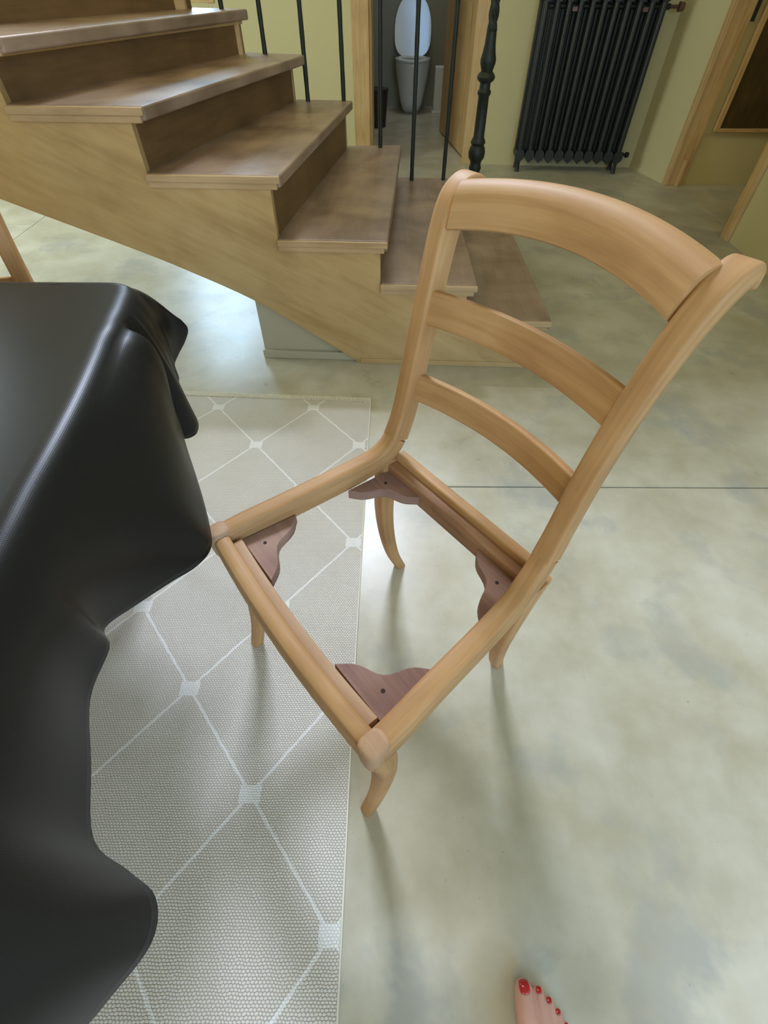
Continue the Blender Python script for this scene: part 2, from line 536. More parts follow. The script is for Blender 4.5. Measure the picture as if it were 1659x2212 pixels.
# low plastered wall carrying the foot of the stairs, with its skirting
pb = MB()
pb.prism([(-0.525, 1.877), (-0.10, 1.859), (0.55, 1.832), (0.58, 3.0), (-0.45, 3.0)], 0, 0.115)
pb.prism([(-0.525, 1.877), (-0.20, 1.864), (-0.12, 3.0), (-0.45, 3.0)], 0.115, 0.25)
struct(pb.build('wall_stair_base', M_PLINTH, smooth=0))
sk = MB(); sk.prism([(-0.532, 1.862), (-0.085, 1.843), (-0.085, 1.858), (-0.525, 1.877)], 0, 0.035)
struct(sk.build('baseboard_stair', M_PLINTH, smooth=0, bevel=0.002))

# trims of the toilet doorway
def wallbox(name, s0, s1, d0, d1, z0, z1, mat=M_PINE, parent=None, grain=None, bevel=0.003):
    b = MB(); b.box((s0, d0, z0), (s1, d1, z1), TW, grain)
    o = b.build(name, mat, parent, smooth=30, bevel=bevel)
    return o
struct(wallbox('trim_1', S(-0.258), S(-0.128), -0.022, 0.0, 0, 2.12))
struct(wallbox('trim_2', dr0 - 0.001, dr0 + 0.022, 0.0, TH, 0, 2.05))
struct(wallbox('trim_3', S(0.665), S(0.765), -0.022, 0.0, 0, 2.12))
struct(wallbox('trim_4', dr1 - 0.022, dr1 + 0.001, 0.0, TH, 0, 2.05))
struct(wallbox('trim_5', S(-0.128), S(0.665), -0.022, 0.0, 2.03, 2.12))

# window in the back wall
wf_ = thing('window_1', None, None, TW @ Vector(((win0 + win1) / 2, 0.06, winz0)), math.atan2(wdir.y, wdir.x)); struct(wf_)
ww, wh = (win1 - win0), (winz1 - winz0)
def wpart(name, lo, hi, mat, bevel=0.002):
    b = MB(); b.box(lo, hi); return b.build(name, mat, wf_, smooth=30, bevel=bevel)
wpart('jamb', (-ww / 2, -0.03, 0), (-ww / 2 + 0.05, 0.04, wh), M_PINE)
wpart('jamb', (ww / 2 - 0.055, -0.07, 0), (ww / 2, 0.04, wh), M_PINE)
wpart('head_rail', (-ww / 2 + 0.05, -0.03, wh - 0.05), (ww / 2 - 0.05, 0.04, wh), M_PINE)
wpart('sill', (-ww / 2 + 0.05, -0.03, 0), (ww / 2 - 0.05, 0.04, 0.02), M_PINE)
for k in (1, 2):
    wpart('transom', (-ww / 2 + 0.05, -0.015, wh * k / 3 - 0.02), (ww / 2 - 0.055, 0.03, wh * k / 3 + 0.02), M_PINE)
for k in range(3):
    wpart('pane', (-ww / 2 + 0.05, 0.0, wh * k / 3 + 0.02), (ww / 2 - 0.055, 0.006, wh * (k + 1) / 3 - 0.02 - (0.03 if k == 2 else 0)), M_GLASS, 0)

# far doorway to the side room
def wbox(name, lo, hi, mat=M_PINE, parent=None, bevel=0.003):
    b = MB(); b.box(lo, hi); return b.build(name, mat, parent, smooth=30, bevel=bevel)
struct(wbox('trim_6', (2.225, 4.395, 0), (2.36, 4.42, 2.05)))         # lining board of the far jamb
struct(wbox('trim_7', (2.205, 4.385, 0), (2.235, 4.425, 2.05)))          # its architrave
struct(wbox('trim_8', (2.29, 4.36, 0.0), (2.312, 4.395, 0.17), M_PINE))   # short stop block at its foot
struct(wbox('trim_9', (2.155, 3.283, 0), (2.30, 3.31, 2.05)))
struct(wbox('trim_10', (2.145, 3.225, 0), (2.172, 3.283, 2.05)))
b = MB(); b.box((2.36, 4.392, 0.90), (2.385, 4.43, 1.05)); struct(b.build('trim_11', M_CAST, smooth=0, bevel=0.002))

# ------------------------------------------------------------------ inner door leaf of the toilet
dl0, dl1 = Vector((0.690, 5.17, 0)), Vector((0.560, 6.22, 0))
dv = (dl1 - dl0); dlen = dv.length; dang = math.atan2(dv.y, dv.x)
door = thing('door_1', None, None, (dl0.x, dl0.y, 0.0), dang); struct(door)
b = MB(); b.box((0, -0.04, 0.012), (dlen, 0.0, 2.02), grain=2); b.build('door_leaf', M_PINE, door, smooth=30, bevel=0.003)
for z0, z1 in ((0.25, 0.95), (1.1, 1.85)):
    b = MB(); b.box((0.14, 0.0, z0), (dlen - 0.14, 0.008, z1), grain=2); b.build('door_panel', M_PINE, door, smooth=30, bevel=0.006)
b = MB(); b.tube([(dlen - 0.08, 0.0, 1.0), (dlen - 0.08, 0.05, 1.0), (dlen - 0.20, 0.05, 1.0)], 0.009); b.build('door_handle', M_BRASS, door)

# ------------------------------------------------------------------ staircase
stair = thing('staircase', 'oak staircase of turning steps rising left from the concrete floor', 'staircase', (0, 2.4, 0))
def SL(p):                    # world -> stair local
    return Vector(p) - Vector((0, 2.4, 0))
# near string face runs through (-0.113,1.827) and (0.6,1.796)
def str_y(x): return 1.827 - (x + 0.113) * 0.0435
zs = [0.215, 0.346, 0.492, 0.683, 0.852, 0.998, 1.16, 1.325, 1.49]
#         nosing near (x)   nosing far (x,y)     riser near x, riser far (x,y)
nose_n = [0.664, 0.352, 0.010, -0.346, -0.735, -1.085, -1.46, -1.86, -2.28]
nose_f = [(0.672, 3.16), (0.360, 3.17), (0.088, 3.19), (-0.168, 3.14), (-0.385, 3.12), (-0.643, 3.18), (-0.87, 3.24), (-1.08, 3.30), (-1.28, 3.36)]
ris_n = [0.628, 0.318, -0.017, -0.386, -0.790, -1.160, -1.50, -1.90, -2.33]
ris_f = [(0.640, 3.13), (0.335, 3.14), (0.062, 3.14), (-0.205, 3.12), (-0.455, 3.12), (-0.680, 3.15), (-0.905, 3.20), (-1.12, 3.26), (-1.33, 3.32)]
TT = 0.036
for i in range(8):
    z = zs[i]
    n0 = Vector((nose_n[i], str_y(nose_n[i]) - 0.010, 0)); n1 = Vector((*nose_f[i], 0))
    k0 = Vector((ris_n[i + 1], str_y(ris_n[i + 1]) - 0.010, 0)); k1 = Vector((*ris_f[i + 1], 0))
    # far end follows the inner string
    kk1 = k1 + (k1 - k0).normalized() * 0.05
    dirn = (n1 - n0).normalized()
    poly = [n0, n1, Vector((kk1.x, kk1.y, 0)) - Vector((0.03, 0, 0)), k0 + Vector((-0.03, 0.026, 0)), k0 + Vector((0, 0.02, 0)), k0]
    rot = math.atan2(dirn.y, dirn.x)
    T = Matrix.Translation(SL((n0.x, n0.y, 0))) @ Matrix.Rotation(rot, 4, 'Z')
    Ti = T.inverted()
    lp = [tuple((Ti @ SL(p))[:2]) for p in poly]
    b = MB(); b.prism(lp, z - TT, z, T, 0)
    o = b.build('tread', M_TREAD, stair, smooth=35, bevel=0.007, seg=3)
    # moulded return along the near end of the tread
    ad = Vector((1, -0.0435, 0)).normalized()
    Lr = nose_n[i] - ris_n[i + 1] - 0.002
    T = Matrix(((ad.x, -ad.y, 0, SL(k0).x), (ad.y, ad.x, 0, SL(k0).y), (0, 0, 1, 0), (0, 0, 0, 1)))
    b = MB(); b.box((0.0, -0.0125, z - TT * 0.62), (Lr + 0.002, 0.0005, z - 0.001), T, 0); b.build('end_nosing', M_NOSE, stair, smooth=35, bevel=0.004, seg=3)
    b = MB(); b.box((0.0, -0.0065, z - TT - 0.004), (Lr - 0.010, 0.010, z - TT * 0.60), T, 0); b.build('end_cove', M_NOSE, stair, smooth=35, bevel=0.003, seg=2)
    # riser under this nosing
    r0 = Vector((ris_n[i], str_y(ris_n[i]) + 0.0295, 0)); r1 = Vector((*ris_f[i], 0))
    zb = zs[i - 1] - 0.01 if i else 0.0
    rd = (r1 - r0).normalized(); rn = Vector((-rd.y, rd.x, 0))
    T = Matrix(((rd.x, rn.x, 0, SL(r0).x), (rd.y, rn.y, 0, SL(r0).y), (0, 0, 1, 0), (0, 0, 0, 1)))
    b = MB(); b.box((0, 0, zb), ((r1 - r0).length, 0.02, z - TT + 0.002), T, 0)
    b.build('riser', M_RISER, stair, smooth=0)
    # little cove moulding under the nosing
    b = MB(); b.box((-0.012, -0.013, z - TT - 0.012), ((r1 - r0).length, 0.0, z - TT + 0.001), T, 0)
    b.build('cove_moulding', M_STRING, stair, smooth=30, bevel=0.004)
# near string: a cut string board following the steps
def str_bottom(x):
    pts = [(0.62, 0.0), (-0.113, 0.0), (-0.30, 0.125), (-0.518, 0.262), (-0.72, 0.355), (-0.915, 0.438), (-1.342, 0.598), (-1.8, 0.775), (-2.4, 1.02)]
    return pts
top = []
for i in range(8):
    xr = ris_n[i] - (-0.0)
    top.append((xr, (zs[i - 1] if i else 0.0) - (TT - 0.002 if i else 0)))
    top.append((xr, zs[i] - TT + 0.002))
top.append((-2.30, zs[7] - TT + 0.002))
bot = [(-2.40, 1.03)] + [tuple(p) for p in spline([(-1.8, 0.775), (-1.342, 0.598), (-0.915, 0.438), (-0.72, 0.357), (-0.518, 0.262), (-0.30, 0.128), (-0.113, 0.0)], 4)]
poly = top + bot
# local plane: X along the string, Y up, extrude back
a = Vector((1, -0.0435, 0)).normalized()
Ts = Matrix(((a.x, 0, -a.y, 0), (a.y, 0, a.x, str_y(0) - 2.4), (0, 1, 0, 0), (0, 0, 0, 1)))
b = MB(); b.prism(poly, 0.0, 0.03, Ts, 0)
# tilt the grain of the board along the flight
b.uv = [(u * 0.9 - v * 0.42, v * 0.9 + u * 0.42) for (u, v) in b.uv]
b.build('string', M_STRING, stair, smooth=0, bevel=0.0015, seg=1)
b = MB(); b.box((-0.105, -0.006, 0.0), (0.635, 0.0, 0.022), Matrix(((a.x, -a.y, 0, 0), (a.y, a.x, 0, str_y(0) - 2.4), (0, 0, 1, 0), (0, 0, 0, 1))))
b.build('base_strip', M_STRING, stair, smooth=30, bevel=0.002)
# far string
poly2 = []
for i in range(8):
    fx = ris_f[i][0]
    poly2.append((fx, (zs[i - 1] if i else 0.0) - (TT if i else 0))); poly2.append((fx, zs[i] - TT + 0.002))
poly2 += [(-1.33, zs[7] - TT), (-1.33, 1.0), (-0.9, 0.72), (-0.5, 0.42), (-0.2, 0.12), (-0.1, 0.0)]
T2 = Matrix(((1, 0, 0, 0), (0, 0, -1, 3.10 - 2.4 + 0.03), (0, 1, 0, 0), (0, 0, 0, 1)))
b = MB(); b.prism(poly2, 0, 0.03, T2, 0); b.build('string', M_STRING, stair, smooth=0, bevel=0.0015, seg=1)

# railing on the far side
rail = thing('stair_railing', 'dark wrought iron railing along the far side of the oak staircase', 'railing', (0.3, 3.13, 0.3))
RL = lambda p: Vector(p) - Vector((0.3, 3.13, 0.3))
def rail_z(x): return 1.22 + (0.50 - x) * 0.62
for x, y, zt in ((0.325, 3.13, zs[1]), (0.147, 3.12, zs[1]), (-0.028, 3.13, zs[2]), (-0.212, 3.12, zs[3]), (-0.392, 3.11, zs[3]), (-0.578, 3.12, zs[4]), (-0.752, 3.135, zs[5]), (-0.93, 3.2, zs[6])):
    b = MB()
    n = 24
    pts = []; rr = []
    for k in range(n + 1):
        t = k / n
        pts.append(RL((x, y, zt + (rail_z(x) - zt) * t)))
        rr.append(0.0108 + 0.0006 * math.sin(k * 2.1 + x * 9))
    b.tube(pts, rr, 10)
    b.build('baluster', M_IRON, rail)
b = MB(); b.tube([RL((x, 3.13, rail_z(x) + 0.01)) for x in (0.50, 0.2, -0.3, -0.93)], 0.022, 12); b.build('handrail', M_IRON, rail)
# newel with rope twisted shaft
prof = [(0.215, .045), (0.235, .046), (0.25, .032), (0.30, .030), (0.385, .029), (0.40, .034), (0.415, .029), (0.43, .031), (0.445, .042), (0.47, .045), (0.49, .040), (0.50, .033), (0.512, .040), (0.522, .036),
        (0.535, .029), (0.62, .028), (0.70, .027), (0.708, .033), (0.718, .034), (0.726, .027), (0.75, .026), (0.760, .040), (0.772, .045), (0.784, .038), (0.792, .028), (0.80, .030), (0.82, .037), (0.835, .038), (0.86, .031), (0.89, .026), (0.93, .0235)]
b = MB()
b.tube([RL((0.498, 3.15, z)) for z, r in prof], [r for z, r in prof], 20)
b.build('newel_post', M_IRON, rail)
b = MB()
path, secs, frs = [], [], []
for k in range(60):
    z = 0.925 + k * 0.006
    ph = k * 0.16
    path.append(RL((0.498, 3.15, z))); frs.append((Vector((1, 0, 0)), Vector((0, 1, 0))))
    secs.append([((0.0195 + 0.0045 * math.cos(4 * (2 * PI * j / 24) + ph * 4)) * math.cos(2 * PI * j / 24), (0.0195 + 0.0045 * math.cos(4 * (2 * PI * j / 24) + ph * 4)) * math.sin(2 * PI * j / 24)) for j in range(24)])
b.sweep(path, secs, frs); b.build('twisted_shaft', M_IRON, rail)

# ------------------------------------------------------------------ radiator
rad = thing('radiator', 'tall dark cast iron column radiator standing against the cream back wall', 'radiator', TW @ Vector((S(1.52), -0.13, 0)), math.atan2(wdir.y, wdir.x))
NS = 11; pitch = 0.0795; x0 = -pitch * (NS - 1) / 2
for k in range(NS):
    b = MB(); cx = x0 + k * pitch
    for dy in (-0.065, 0.0, 0.065):
        b.tube([(cx, dy, 0.10), (cx, dy, 0.16), (cx, dy, 0.97), (cx, dy, 1.03)], [0.014, 0.019, 0.019, 0.014], 10)
    b.box((cx - 0.036, 0.0, 0.11), (cx + 0.036, 0.05, 1.02))
    # top and bottom headers of the section
    secs, path, frs = [], [], []
    for zc in (0.115, 1.01):
        bb = [rrect(pitch - 0.008, 0.075, 0.03)] * 2
        b.sweep([(cx, -0.085, zc), (cx, 0.085, zc)], bb, [(Vector((1, 0, 0)), Vector((0, 0, 1)))] * 2)
    b.prism([(cx - 0.026, 0.085), (cx, 0.062), (cx + 0.026, 0.085)], -0.08, 0.08, Matrix(((1, 0, 0, 0), (0, 0, 1, 0), (0, 1, 0, 0), (0, 0, 0, 1))))
    sec = b.build('section', M_CAST, rad, smooth=45)
    if k in (0, NS - 1):
        for dy in (-0.06, 0.06):
            f = MB(); f.tube([(cx, dy, 0.10), (cx, dy, 0.05), (cx, dy - 0.004, 0.0)], [0.024, 0.014, 0.019], 10)
            f.build('foot', M_CAST, rad)
b = MB(); b.tube([(x0, 0, 0.115), (x0 + pitch * (NS - 1) + 0.06, 0, 0.115)], 0.016, 12); b.build('connecting_pipe', M_CAST, rad)
b = MB(); b.tube([(x0, 0, 0.95), (x0 + pitch * (NS - 1) + 0.06, 0, 0.95)], 0.016, 12); b.build('connecting_pipe', M_CAST, rad)
xe = x0 + pitch * (NS - 1)
b = MB(); b.tube([(xe + 0.05, 0, 0.95), (xe + 0.115, 0, 0.95), (xe + 0.12, 0, 0.95), (xe + 0.155, 0, 0.95)], [0.010, 0.010, 0.027, 0.022], 16); b.build('valve_knob', M_BRASS, rad)
b = MB(); b.tube([(xe + 0.04, 0, 0.115), (xe + 0.075, 0, 0.115), (xe + 0.08, 0, 0.115), (xe + 0.105, 0, 0.115)], [0.010, 0.010, 0.020, 0.017], 16); b.build('valve_knob', M_CAST, rad)
for k in (2, 8):
    b = MB(); b.box((x0 + k * pitch + 0.020, -0.075, 0.925), (x0 + k * pitch + 0.058, -0.05, 0.950)); b.build('tie_bracket', M_BRASS, rad, smooth=30, bevel=0.003)

# ------------------------------------------------------------------ toilet and small things in the toilet room
toi = thing('toilet', 'white ceramic toilet with raised oval lid seen through the open doorway', 'toilet', (0.30, 7.15, 0))
b = MB()
path, secs, frs = [], [], []
def oval(a, bk, fr, n=28):
    out = []
    for j in range(n):
        t = 2 * PI * j / n
        y = math.sin(t)
        out.append((a * math.cos(t) * (1 - 0.08 * max(0, -y)), (bk if y > 0 else fr) * y))
    return out
for z, a_, bk, fr in ((0.0, .085, .30, .06), (0.03, .105, .30, .10), (0.10, .130, .30, .15), (0.2, .152, .30, .19), (0.32, .178, .30, .225), (0.40, .190, .30, .245), (0.43, .192, .30, .25), (0.445, .185, .29, .24)):
    path.append((0, 0.06, z)); secs.append(oval(a_, bk, fr)); frs.append((Vector((1, 0, 0)), Vector((0, 1, 0))))
for z, a_, bk, fr in ((0.445, .150, .20, .20), (0.40, .140, .18, .19), (0.30, .09, .12, .12)):
    path.append((0, 0.06, z)); secs.append(oval(a_, bk, fr)); frs.append((Vector((1, 0, 0)), Vector((0, 1, 0))))
b.sweep(path, secs, frs); b.build('bowl', M_CERAMIC, toi, smooth=60)
# seat ring
ring = MB(); n = 32
o_, i_ = oval(.198, .20, .262, n), oval(.135, .13, .19, n)
v0 = len(ring.v)
for z in (0.447, 0.465):
    for c in (o_, i_):
        for (x, y) in c: ring.v.append(Vector((x, y + 0.06, z)))
for j in range(n):
    k = (j + 1) % n
    for q in ((j, k, n + k, n + j), (2 * n + j, 3 * n + j, 3 * n + k, 2 * n + k), (j, 2 * n + j, 2 * n + k, k), (n + j, n + k, 3 * n + k, 3 * n + j)):
        ring.face(list(q), [(0, 0)] * 4)
ring.build('seat', M_CERAMIC, toi, smooth=40, bevel=0.004)
Tl = Matrix.Translation((0, 0.295, 0.47)) @ Matrix.Rotation(math.radians(98), 4, 'X')
lidp = [(.205 * (abs(math.cos(t)) ** .75) * (1 if math.cos(t) > 0 else -1), .215 + (.275 if math.sin(t) > 0 else .215) * (abs(math.sin(t)) ** (1 if math.sin(t) > 0 else .6)) * (1 if math.sin(t) > 0 else -1)) for t in [2 * PI * k / 36 for k in range(36)]]
b = MB(); b.prism(lidp, 0, 0.018, Matrix.Translation((0, 0.275, 0.44)) @ Matrix.Rotation(math.radians(85), 4, 'X'))
b.build('lid', M_CERAMIC, toi, smooth=40, bevel=0.006)
b = MB(); b.box((-0.14, 0.33, 0.40), (0.14, 0.395, 0.80)); b.build('cistern', M_CERAMIC, toi, smooth=40, bevel=0.015, seg=3)

bin_ = thing('waste_bin', 'small dark waste bin on the toilet room floor left of the toilet', 'bin', (-0.085, 6.45, 0))
b = MB(); b.tube([(0, 0, 0), (0, 0, 0.30)], [0.085, 0.11], 24); b.build('body', M_DARK, bin_)
b = MB(); b.tube([(0, 0, 0.295), (0, 0, 0.305), (0, 0, 0.308)], [0.115, 0.115, 0.10], 24); b.build('rim', M_DARK, bin_)
hol = thing('paper_stand', 'slim white stand on the toilet room floor right of the toilet', 'stand', (0.615, 7.2, 0))
b = MB(); b.box((-0.06, -0.06, 0), (0.06, 0.06, 0.40)); b.build('column', M_WHITE, hol, smooth=30, bevel=0.01)
b = MB(); b.box((-0.075, -0.075, 0), (0.075, 0.075, 0.015)); b.build('base', M_WHITE, hol, smooth=30, bevel=0.004)

# ------------------------------------------------------------------ framed dark panel in the side room
cab = thing('wall_cabinet', 'dark panelled wall cabinet with thin wooden edge hung low in the side room', 'cabinet', (2.935, 4.43, 0.335))
b = MB(); b.box((-0.49, -0.035, 0.012), (0.5, 0.0, 1.2)); b.build('body', M_DARKPANEL, cab, smooth=30, bevel=0.002)
def fr(lo, hi): 
    b = MB(); b.box(lo, hi); b.build('frame_rail', M_PINE, cab, smooth=30, bevel=0.002)
fr((-0.505, -0.045, 0.0), (-0.475, 0.0, 1.22)); fr((0.475, -0.045, 0.0), (0.505, 0.0, 1.22)); fr((-0.475, -0.045, 0.0), (0.475, 0.0, 0.022)); fr((-0.475, -0.045, 1.195), (0.475, 0.0, 1.22))
b = MB(); b.tube([(0.0, -0.035, 0.45), (0.0, -0.065, 0.45)], [0.008, 0.014], 12); b.build('knob', M_IRON, cab)

# ------------------------------------------------------------------ rug
rug = thing('rug', 'pale woven rug with white diamond lattice lying under the covered table', 'rug', (0, 0, 0))
rp = [(-0.0555, 1.535), (-0.0715, 0.45), (-0.080, -1.5), (-1.95, -1.42), (-1.93, 1.642), (-0.836, 1.580)]
b = MB(); b.prism(rp, 0.0, 0.006); b.build('weave', M_RUG, rug, smooth=0, bevel=0.002)
# bound far edge: small ribs in one strip
hb = MB()
p0, p1 = Vector((-0.0545, 1.546, 0)), Vector((-1.93, 1.652, 0))
hd = (p1 - p0).normalized(); L = (p1 - p0).length
hn = Vector((hd.y, -hd.x, 0))
if hn.y < 0: hn = -hn
k = 0
nr = int(L / 0.0062)
for k in range(nr):
    c = p0 + hd * (k + 0.5) * 0.0062
    T = Matrix(((hd.x, hn.x, 0, c.x), (hd.y, hn.y, 0, c.y), (0, 0, 1, 0), (0, 0, 0, 1)))
    hb.box((-0.0022, -0.014, 0.0), (0.0022, 0.010 + 0.002 * random.random(), 0.0085), T)
ho = hb.build('binding', M_HEM, rug, smooth=0); ho['kind'] = 'stuff'
eb = MB(); eb.sweep([(-0.0550, 1.54, 0.004), (-0.0710, 0.45, 0.004), (-0.0795, -1.5, 0.004)], [rrect(0.004, 0.007, 0.0018, 2)] * 3, [(Vector((1, 0, 0)), Vector((0, 0, 1)))] * 3)
eb.build('selvedge', M_HEM, rug)

# ------------------------------------------------------------------ chair
def side_frame(sx):
    """centre line of rail + post in (halfwidth, y, z)"""
    rp = [(.236, .098, .428), (.232, .15, .430), (.224, .22, .433), (.217, .32, .436), (.210, .40, .441), (.203, .45, .452), (.198, .480, .472), (.195, .500, .508)]
    return rp
def make_chair(name, label, cat, loc, rz, group=None, foot_z=0.0):
    t = thing(name, label, cat, loc, rz, group)
    OY = 0.30
    Lc = lambda x, y, z: Vector((x, y - OY, z))
    for sx in (-1, 1):
        # seat side rail, sweeping up at the back to the scarf joint
        raw = [(.236, .100, .424), (.233, .15, .427), (.226, .22, .430), (.218, .32, .433), (.210, .40, .438), (.203, .445, .448), (.1985, .475, .466), (.196, .494, .490)]
        pts = spline(raw, 5)
        P = [Lc(sx * a, y, z) for a, y, z in pts]
        frs, secs = [], []
        n = len(P)
        for i in range(n):
            tt = (P[min(i + 1, n - 1)] - P[max(i - 1, 0)]).normalized()
            A = Vector((1, 0, 0)); A = (A - tt * A.dot(tt)).normalized()
            B = A.cross(tt)
            f = i / (n - 1)
            w = 0.039 - 0.002 * f; h = 0.052 - 0.008 * max(0, f - .5) * 2
            frs.append((A, B)); secs.append([(u, v_ - (h - 0.044) / 2) for (u, v_) in rrect(w, h, 0.010, 4)])
        b = MB(); b.sweep(P, secs, frs)
        b.build('side_rail', M_CHAIR, t, smooth=50, bevel=0)
        # rounded front corner block
        b = MB()
        path, secs2 = [], []
        cc = Lc(sx * 0.2358, 0.0985, 0)
        for z, k in ((0.385, .85), (0.395, .97), (0.41, 1.0), (0.438, 1.0), (0.445, .97), (0.449, .88), (0.4508, .70)):
            path.append((cc.x, cc.y, z)); secs2.append([(u * k, v_ * k) for (u, v_) in rrect(0.0388, 0.043, 0.014, 5)])
        b.sweep(path, secs2, [(Vector((1, 0, 0)), Vector((0, 1, 0)))] * len(path)); b.build('corner_knuckle', M_CHAIR_PATCH, t, smooth=60)
        # back post from scarf joint to the scroll
        raw = [(.1958, .495, .4915, .037, .044), (.1935, .509, .535, .035, .043), (.192, .520, .585, .034, .043), (.191, .533, .65, .034, .043), (.192, .549, .72, .034, .043), (.195, .566, .79, .034, .042), (.199, .584, .85, .035, .042), (.203, .601, .886, .036, .042),
               (.2050, .614, .902, .037, .038), (.2060, .629, .911, .038, .033), (.2065, .644, .912, .038, .028), (.2065, .656, .906, .038, .022), (.2065, .663, .896, .037, .013)]
        pts = spline(raw, 5)
        P = [Lc(sx * q[0], q[1], q[2]) for q in pts]
        frs, secs = [], []
        n = len(P)
        for i in range(n):
            tt = (P[min(i + 1, n - 1)] - P[max(i - 1, 0)]).normalized()
            A = Vector((1, 0, 0)); A = (A - tt * A.dot(tt)).normalized()
            B = A.cross(tt)
            frs.append((A, B)); secs.append(rrect(pts[i][3], pts[i][4], 0.0065, 4))
        b = MB(); b.sweep(P, secs, frs); b.build('back_post', M_CHAIR, t, smooth=50)
        # front sabre leg
        raw = [(.235, .104, .405, .040, .046), (.236, .112, .34, .037, .040), (.236, .116, .26, .034, .036), (.235, .112, .17, .031, .032), (.234, .099, .08, .028, .029), (.232, .079, foot_z if sx < 0 else 0.0, .027, .027)]
        for nm, raw in (('leg', raw), ('leg', [(.202, .480, .440, .038, .050), (.200, .472, .37, .036, .044), (.198, .466, .28, .034, .038), (.194, .472, .18, .031, .034), (.191, .490, .08, .028, .030), (.188, .517, .0, .026, .027)])):
            pts = spline(raw, 5)
            P = [Lc(sx * q[0], q[1], q[2]) for q in pts]
            frs, secs = [], []
            n = len(P)
            for i in range(n):
                tt = (P[min(i + 1, n - 1)] - P[max(i - 1, 0)]).normalized()
                if i == n - 1: tt = (P[-1] - P[-2]).normalized()
                A = Vector((1, 0, 0)); B = Vector((0, 1, 0))
                frs.append((A, B)); secs.append(rrect(pts[i][3], pts[i][4], 0.007, 3))
            b = MB(); b.sweep(P, secs, frs); b.build(nm, M_CHAIR, t, smooth=50)
    # front rail: rounded lip plus lower rebate ledge
    lip = [(-.015, -.048), (.013, -.048), (.013, -.010), (.015, -.004), (.015, .006), (.009, .010), (-.005, .010), (-.012, .006), (-.015, -.003)]
    xs = [(-.222 + .444 * k / 16) for k in range(17)]
    def bow(x, a, w): return a * (1 - (x / w) ** 2)
    path = [Lc(x, .096 - bow(x, .010, .23), .434) for x in xs]
    b = MB(); b.sweep(path, [lip] * len(xs), [(Vector((0, 1, 0)), Vector((0, 0, 1)))] * len(xs)); b.build('front_rail', M_CHAIR, t, smooth=50, bevel=0.002)
    path = [Lc(x, .1205 - bow(x, .010, .23), .408) for x in [q * .93 for q in xs]]
    b = MB(); b.sweep(path, [rrect(.019, .038, .002, 2)] * len(xs), [(Vector((0, 1, 0)), Vector((0, 0, 1)))] * len(xs)); b.build('rebate_ledge', M_CHAIR_PATCH, t, smooth=50)
    # back rail
    xs = [(-.186 + .372 * k / 8) for k in range(9)]
    b = MB(); b.sweep([Lc(x, .500, .423) for x in xs], [rrect(.024, .052, .005, 3)] * 9, [(Vector((0, 1, 0)), Vector((0, 0, 1)))] * 9); b.build('back_rail', M_CHAIR, t, smooth=50)
    b = MB(); b.sweep([Lc(x, .477, .412) for x in xs], [rrect(.024, .046, .002, 2)] * 9, [(Vector((0, 1, 0)), Vector((0, 0, 1)))] * 9); b.build('rebate_ledge', M_LEDGE, t, smooth=50)
    # crest rail and two slats, bowed back
    def slat(name, z0, y0, hw, h, th, bowy, tilt, arch, rb):
        n = 20; path, frs, secs = [], [], []
        for k in range(n + 1):
            x = -hw + 2 * hw * k / n
            q = 1 - (x / hw) ** 2
            path.append(Lc(x, y0 + bowy * q, z0 + arch * q))
            sl = 2 * bowy * (-x / hw ** 2)
            tt = Vector((1, sl, 0)).normalized()
            upv = Vector((0, math.sin(tilt), math.cos(tilt)))
            B = (upv - tt * upv.dot(tt)).normalized(); A = B.cross(tt)
            frs.append((A, B)); secs.append(rrect(th, h, rb, 4))
        b = MB(); b.sweep(path, secs, frs); return b.build(name, M_CHAIR, t, smooth=50)
    # crest: board rolled backwards at its top
    n = 24; path, frs, secs = [], [], []
    hw = 0.1865
    cs = [(-.021, -.024), (-.015, -.028), (-.004, -.029), (.003, -.025), (.008, -.010), (.014, .001), (.026, .006), (.035, .010), (.038, .017), (.036, .024), (.029, .029), (.018, .030), (.006, .025), (-.004, .016), (-.012, .001), (-.018, -.014)]
    for k in range(n + 1):
        x = -hw + 2 * hw * k / n; q = 1 - (x / hw) ** 2
        path.append(Lc(x, .590 + .034 * q, .8935 + .0187 * q))
        tt = Vector((1, 2 * .034 * (-x / hw ** 2), 0)).normalized()
        A = Vector((-tt.y, tt.x, 0)); frs.append((A, Vector((0, 0.0, 1)))); secs.append(cs)
    b = MB(); b.sweep(path, secs, frs); b.build('crest_rail', M_CHAIR, t, smooth=70)
    slat('back_slat', .753, .550, .183, .056, .017, .031, .20, .0, .005)
    slat('back_slat', .604, .531, .183, .054, .017, .028, .17, .0, .005)
    # corner blocks with an ogee inner edge and a screw hole
    def block(cx, cy, ax, ay, bx, by, z):
        a_ = Vector((ax - cx, ay - cy)); b_ = Vector((bx - cx, by - cy))
        c = Vector((cx, cy)); pts = [(cx, cy)]
        n = 16
        A_, B_ = Vector((ax, ay)), Vector((bx, by))
        mid = (A_ + B_) / 2; inn = (c - mid).normalized()
        pts.append((ax, ay))
        for k in range(1, n):
            s_ = k / n
            p = A_.lerp(B_, s_)
            off = 0.013 * (math.sin(PI * s_) ** 3) - 0.005 * (math.sin(2 * PI * s_) ** 2)
            off = off * 1.0
            p = p + inn * off
            pts.append((p.x, p.y))
        pts.append((bx, by))
        T = Matrix.Translation((0, -OY, 0))
        m_ = MB(); m_.prism(pts, z - 0.024, z, T)
        o = m_.build('corner_block', M_BLOCK, t, smooth=40, bevel=0.0015)
        hp = c + (mid - c) * 0.55
        h_ = MB(); h_.tube([(hp.x, hp.y - OY, z - 0.004), (hp.x, hp.y - OY, z + 0.0006)], [0.0035, 0.0035], 12)
        h_.build('screw_hole', M_HOLE, o)
